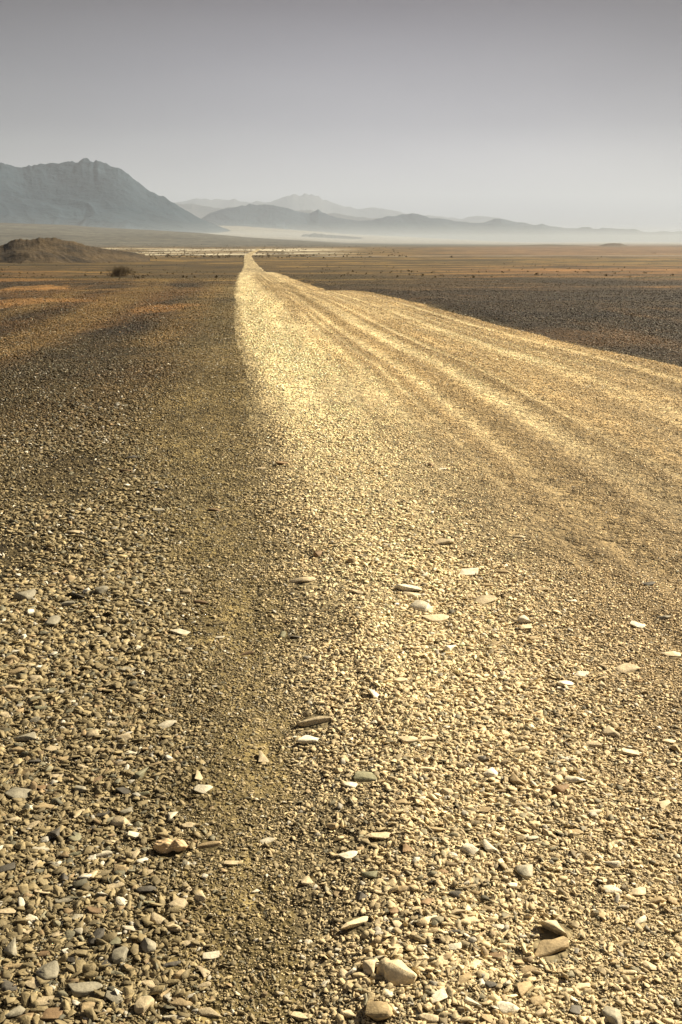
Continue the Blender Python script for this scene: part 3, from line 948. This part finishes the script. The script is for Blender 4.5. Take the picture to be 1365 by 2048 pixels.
# dark outcrop standing in the haze on the far fan
M_OUT = mat_rock_slope('dark_outcrop_rock', (.01, .012, .012), (.03, .03, .028), .02, 1, 5)
oc = ridge('rocky_outcrop', [(601, 474), (606, 469.5), (612, 467.6), (619, 469), (626, 466.6), (631, 466), (637, 468), (644, 467.4), (652, 469.4), (664, 469.6), (676, 471), (690, 471.6), (706, 473), (724, 475)],
           6600, 110, M_OUT, 12, .3, 160, 24, z0=6, spur=160, detail=.05, kind=None)
tag(oc, 'low dark jagged outcrop half lost in the white mist beyond the plain', 'outcrop')
if 'kind' in oc: del oc['kind']


# ------------------------------------------------------------------ shrubs
M_TWIG = mat_plain('dry_twig_bark', (.075, .05, .03), .9, .4, 6)
M_LEAF = mat_plain('dusty_shrub_leaf', (.11, .078, .032), .85, .5, 3)


def twig_bush(seed, h, w, n=26, depth=3):
    """returns (branch verts, faces), (leaf verts, faces)"""
    r = random.Random(seed)
    BV, BF, LV, LF = [], [], [], []

    def tube(p, q, ra, rb):
        ax = (q - p).normalized(); u_ = ax.orthogonal().normalized(); v_ = ax.cross(u_)
        i = len(BV)
        for c, rr in ((p, ra), (q, rb)):
            for k in range(4):
                a = k * math.pi / 2
                BV.append(tuple(c + (u_ * math.cos(a) + v_ * math.sin(a)) * rr))
        for k in range(4):
            BF.append((i + k, i + (k + 1) % 4, i + 4 + (k + 1) % 4, i + 4 + k))

    def grow(p, d_, ln, ra, lev):
        q = p
        for _ in range(3):
            d_ = (d_ + Vector((r.gauss(0, .22), r.gauss(0, .22), r.gauss(.04, .16)))).normalized()
            n_ = q + d_ * ln / 3
            tube(q, n_, ra, ra * .72); ra *= .72; q = n_
            if lev < depth:
                for _ in range(r.choice((1, 1, 2))):
                    dd = (d_ + Vector((r.gauss(0, .7), r.gauss(0, .7), r.gauss(.1, .5)))).normalized()
                    grow(q, dd, ln * r.uniform(.45, .7), ra * .75, lev + 1)
            if lev >= depth - 1:
                for _ in range(4):
                    c = q + Vector((r.gauss(0, .05), r.gauss(0, .05), r.gauss(0, .05))) * h
                    a_ = Vector((r.gauss(0, 1), r.gauss(0, 1), r.gauss(0, 1))).normalized() * r.uniform(.012, .028) * h
                    b_ = a_.orthogonal().normalized() * a_.length * .6
                    i = len(LV)
                    LV.extend([tuple(c - a_), tuple(c + b_), tuple(c + a_), tuple(c - b_)]); LF.append((i, i + 1, i + 2, i + 3))

    for _ in range(n):
        a = r.uniform(0, 6.283); sp = r.uniform(.1, 1) * w * .5
        d_ = Vector((math.cos(a) * sp, math.sin(a) * sp * .7, h * r.uniform(.12, .65))).normalized()
        p = Vector((math.cos(a) * sp * .62, math.sin(a) * sp * .45, -.03))
        grow(p, d_, math.hypot(sp, h) * r.uniform(.45, .7), .022 * h, 1)
    return (np.array(BV), np.array(BF)), (np.array(LV), np.array(LF))


def shrub_object(name, label, px, py, wpx, hpx, seed, group=None, proto=None):
    p = hit(px, py)
    Dp = depth_of(p)
    w = wpx * Dp / 2048; h = hpx * Dp / 2048
    root = bpy.data.objects.new(name, None); COL.objects.link(root)
    root.location = (p[0], p[1], float(surf_z(p[0], p[1])))
    root.rotation_euler = (0, 0, random.uniform(-.4, .4))
    root.scale = (w, w, h)
    tag(root, label, 'shrub', group)
    for nm, me in proto:
        c = bpy.data.objects.new(nm, me); COL.objects.link(c); c.parent = root
    return root


def bush_proto(seed, n, depth):
    (bv, bf), (lv, lf) = twig_bush(seed, 1.0, 1.6, n, depth)
    wx = max(np.ptp(bv[:, 0]), .1); hz = bv[:, 2].max()
    bv = bv / (wx, wx, hz); lv = lv / (wx, wx, hz)
    return [('branches', mesh_np('shrub_branches', bv, bf, M_TWIG)), ('foliage', mesh_np('shrub_foliage', lv, lf, M_LEAF))]


PB = bush_proto(5, 30, 3); PS = [bush_proto(30 + k, 12, 2) for k in range(3)]
shrub_object('shrub', 'largest dry twiggy shrub on the left plain with a dark shadow under it', 244, 553, 56, 22, 5, proto=PB)
shrub_object('shrub', 'low spreading dry shrub touching the left side of the largest shrub', 222, 552, 28, 11, 6, 'dry shrubs around the largest shrub', PS[0])
shrub_object('shrub', 'low wispy dry shrub trailing off to the right of the largest shrub', 272, 550, 28, 9, 6, 'dry shrubs around the largest shrub', PS[1])
SM = [
    (41, 528, 13, 7, 'small dark rounded shrub at the foot of the brown hill'),
    (7, 541, 14, 8, 'small dark shrub at the left edge of the picture below the hill'),
    (60, 520, 6, 4, 'tiny dark shrub just above the small rounded shrub by the hill'),
    (131, 518, 6, 4, 'tiny dark shrub at the middle of the hill foot, left one of two'),
    (143, 518, 6, 4, 'tiny dark shrub at the middle of the hill foot, right one of two'),
    (164, 520, 6, 4, 'tiny dark shrub right of the pair at the hill foot'),
    (186, 521, 6, 3, 'tiny dark shrub on pale earth below the hill, above the largest shrub'),
    (215, 518, 8, 4, 'small dark shrub on the pale tail of the hill'),
    (219, 526, 6, 4, 'tiny shrub straight above the largest shrub on the green plain'),
    (393, 545, 8, 5, 'small shrub between the largest shrub and the road'),
    (646, 539, 5, 7, 'narrow dark shrub right of the road, lower of an upright pair'),
    (655, 534, 5, 7, 'narrow dark shrub right of the road, upper of an upright pair'),
    (513, 514, 8, 6, 'dark bush standing where the road bends right in the distance'),
    (1179, 545, 12, 6, 'dark shrub on the orange plain at right'),
    (1196, 518, 7, 3, 'tiny dark shrub on the tan plain at far right'),
    (1309, 507, 12, 3, 'low dark patch of shrub near the right edge below the low hills'),
    (765, 628, 8, 5, 'small dark tuft on the black gravel right of the road'),
    (487, 517, 5, 7, 'dark shrub on the left shoulder of the distant road'),
    (1100, 531, 6, 3, 'tiny shrub left of the dark shrub on the orange plain'),
    (330, 541, 10, 4, 'low pale shrub right of the largest shrub on the gold strip'),
]
for i, (px, py, w, h, lab) in enumerate(SM):
    shrub_object('shrub', lab, px, py, w, h, 40 + i, 'small shrubs dotted over the plain', PS[i % 3])


def scrub_field():
    r = np.random.default_rng(5)
    n = 5200
    y = np.exp(r.uniform(math.log(640), math.log(2300), n)); az = r.uniform(-.40, .16, n)
    # grows along the runnels of the riverbed
    g = fbm(az * 60, y * .02, 81, 3)
    k = (g + r.normal(0, .25, n)) > .05
    k &= (r.random(n) < np.where(az > .06, .25, 1))
    y, az = y[k], az[k]
    x = y * np.tan(az)
    k = np.abs(x - road_shift(y) - 2.4) > 4.5
    x, y = x[k], y[k]
    # plus a thin scatter over the nearer plain
    y2 = np.exp(r.uniform(math.log(110), math.log(640), 900)); x2 = y2 * np.tan(r.uniform(-.5, .6, 900))
    k = np.abs(x2 - 2.4) > 5
    x = np.concatenate([x, x2[k]]); y = np.concatenate([y, y2[k]])
    m = len(x)
    far = y > 600
    h = np.where(far, r.uniform(.35, 1.3, m), r.uniform(.08, .32, m)); w = h * r.uniform(1.0, 2.6, m)
    z = surf_z(x, y)
    V = []; F = []
    NL = 14
    for j in range(NL):
        a = r.uniform(0, 6.283, m); rad = r.uniform(0, .5, m) * w; zz = r.uniform(.0, .9, m) * h
        c = np.stack([x + rad * np.cos(a), y + rad * np.sin(a), z + zz], -1)
        e1 = r.normal(0, 1, (m, 3)); e1 /= np.linalg.norm(e1, axis=1)[:, None]
        e2 = np.cross(e1, r.normal(0, 1, (m, 3))); e2 /= np.linalg.norm(e2, axis=1)[:, None]
        L = (h * r.uniform(.2, .38, m))[:, None]
        V.append(np.stack([c - e1 * L, c + e2 * L * .7, c + e1 * L, c - e2 * L * .7], 1).reshape(-1, 3))
    V = np.concatenate(V)
    F = np.arange(len(V)).reshape(-1, 4)
    tag(link('scrub', mesh_np('scrub', V, F, M_LEAF)), 'dark low scrub scattered through the pale riverbed and plain', 'scrub', kind='stuff')


scrub_field()


# ------------------------------------------------------------------ air
def volume_box(name, x0, x1, y0, y1, z0, z1, color, density, aniso, label):
    bm = bmesh.new(); bmesh.ops.create_cube(bm, size=1)
    for v in bm.verts:
        v.co = Vector((x0 if v.co.x < 0 else x1, y0 if v.co.y < 0 else y1, z0 if v.co.z < 0 else z1))
    me = bpy.data.meshes.new(name); bm.to_mesh(me); bm.free()
    m = bpy.data.materials.new(name + '_air'); m.use_nodes = True; t = m.node_tree; t.nodes.clear()
    out = t.nodes.new('ShaderNodeOutputMaterial'); v = t.nodes.new('ShaderNodeVolumePrincipled')
    v.inputs['Color'].default_value = (*color, 1); v.inputs['Density'].default_value = density
    v.inputs['Anisotropy'].default_value = aniso
    t.links.new(v.outputs[0], out.inputs['Volume'])
    me.materials.append(m)
    o = link(name, me); tag(o, label, 'haze', kind='stuff')
    return o


volume_box('haze', -30000, 30000, -30000, 30000, -40, 1250, (.57, .64, .77), 5.0e-5, .1, 'thin dusty air fading the mountains')
volume_box('ground_mist', -9000, 9500, 2600, 9500, -30, 42, (.72, .78, .84), 1.0e-4, .0, 'pale dust and mist lying along the foot of the mountains')
volume_box('ground_mist', -9200, 9700, 3400, 12400, -32, 95, (.72, .78, .84), 3.2e-5, .0, 'thinner upper layer of dust at the mountain feet')

# ------------------------------------------------------------------ light
SUN_AZ = math.radians(62); SUN_EL = math.radians(34)
sd = bpy.data.lights.new('sun', 'SUN'); so = bpy.data.objects.new('sun', sd); COL.objects.link(so)
sd.energy = 5.0; sd.angle = math.radians(.6); sd.color = (1, .89, .68)
dirv = Vector((math.sin(SUN_AZ) * math.cos(SUN_EL), math.cos(SUN_AZ) * math.cos(SUN_EL), math.sin(SUN_EL)))
so.rotation_euler = (-dirv).to_track_quat('-Z', 'Y').to_euler()
so.location = (0, 0, 50)

w = bpy.data.worlds.new('World'); sc.world = w; w.use_nodes = True
t = w.node_tree; t.nodes.clear()
out = t.nodes.new('ShaderNodeOutputWorld'); bg = t.nodes.new('ShaderNodeBackground')
sky = t.nodes.new('ShaderNodeTexSky'); sky.sky_type = 'NISHITA'; sky.sun_disc = False
sky.sun_elevation = SUN_EL; sky.sun_rotation = SUN_AZ; sky.dust_density = 5; sky.air_density = 1; sky.altitude = 200
hs = t.nodes.new('ShaderNodeHueSaturation'); hs.inputs['Saturation'].default_value = .10
t.links.new(sky.outputs[0], hs.inputs['Color'])
tc = t.nodes.new('ShaderNodeTexCoord'); sep = t.nodes.new('ShaderNodeSeparateXYZ'); t.links.new(tc.outputs['Generated'], sep.inputs[0])
rp = t.nodes.new('ShaderNodeValToRGB'); t.links.new(sep.outputs['Z'], rp.inputs[0])
els = rp.color_ramp.elements
while len(els) < 5: els.new(.5)
for e, (p, c) in zip(els, ((0, (1.6, 1.58, 1.62)), (.035, (1.30, 1.28, 1.34)), (.10, (.60, .585, .67)), (.20, (.19, .17, .215)), (1, (.20, .19, .23)))):
    e.position = p; e.color = (*c, 1)
mx = t.nodes.new('ShaderNodeMix'); mx.data_type = 'RGBA'; mx.blend_type = 'MULTIPLY'; mx.inputs[0].default_value = 1
t.links.new(hs.outputs[0], mx.inputs[6]); t.links.new(rp.outputs[0], mx.inputs[7])
rx = t.nodes.new('ShaderNodeValToRGB')  # sideways falloff, a vignette put into the sky colour
ma = t.nodes.new('ShaderNodeMath'); ma.operation = 'MULTIPLY_ADD'; t.links.new(sep.outputs['X'], ma.inputs[0]); ma.inputs[1].default_value = .5; ma.inputs[2].default_value = .5
t.links.new(ma.outputs[0], rx.inputs[0])
els = rx.color_ramp.elements
while len(els) < 6: els.new(.5)
for e, (p, c) in zip(els, ((0, .5), (.38, .68), (.47, .95), (.56, 1.), (.64, .70), (.71, .36))):
    e.position = p; e.color = (c, c, c, 1)
rx.color_ramp.interpolation = 'B_SPLINE'
mx2 = t.nodes.new('ShaderNodeMix'); mx2.data_type = 'RGBA'; mx2.blend_type = 'MULTIPLY'; mx2.inputs[0].default_value = 1
t.links.new(mx.outputs[2], mx2.inputs[6]); t.links.new(rx.outputs[0], mx2.inputs[7])
nz = t.nodes.new('ShaderNodeTexNoise'); nz.inputs['Scale'].default_value = 2.2; nz.inputs['Detail'].default_value = 4
mpn = t.nodes.new('ShaderNodeMapping'); mpn.inputs['Scale'].default_value = (1, 1, 3.5)
t.links.new(tc.outputs['Generated'], mpn.inputs[0]); t.links.new(mpn.outputs[0], nz.inputs['Vector'])
rn = t.nodes.new('ShaderNodeValToRGB'); t.links.new(nz.outputs[0], rn.inputs[0])
rn.color_ramp.elements[0].position = .3; rn.color_ramp.elements[0].color = (.86, .85, .90, 1)
rn.color_ramp.elements[1].position = .7; rn.color_ramp.elements[1].color = (1.1, 1.1, 1.08, 1)
mx3 = t.nodes.new('ShaderNodeMix'); mx3.data_type = 'RGBA'; mx3.blend_type = 'MULTIPLY'; mx3.inputs[0].default_value = 1
t.links.new(mx2.outputs[2], mx3.inputs[6]); t.links.new(rn.outputs[0], mx3.inputs[7])
t.links.new(mx3.outputs[2], bg.inputs['Color']); bg.inputs['Strength'].default_value = .062
t.links.new(bg.outputs[0], out.inputs[0])

vs = sc.view_settings
sc.display_settings.display_device = 'sRGB'
vs.view_transform = 'Standard'; vs.look = 'None'; vs.gamma = 1; vs.use_curve_mapping = False; vs.exposure = 1.3
sc.cycles.use_denoising = True
sc.cycles.max_bounces = 5; sc.cycles.diffuse_bounces = 3; sc.cycles.volume_bounces = 1
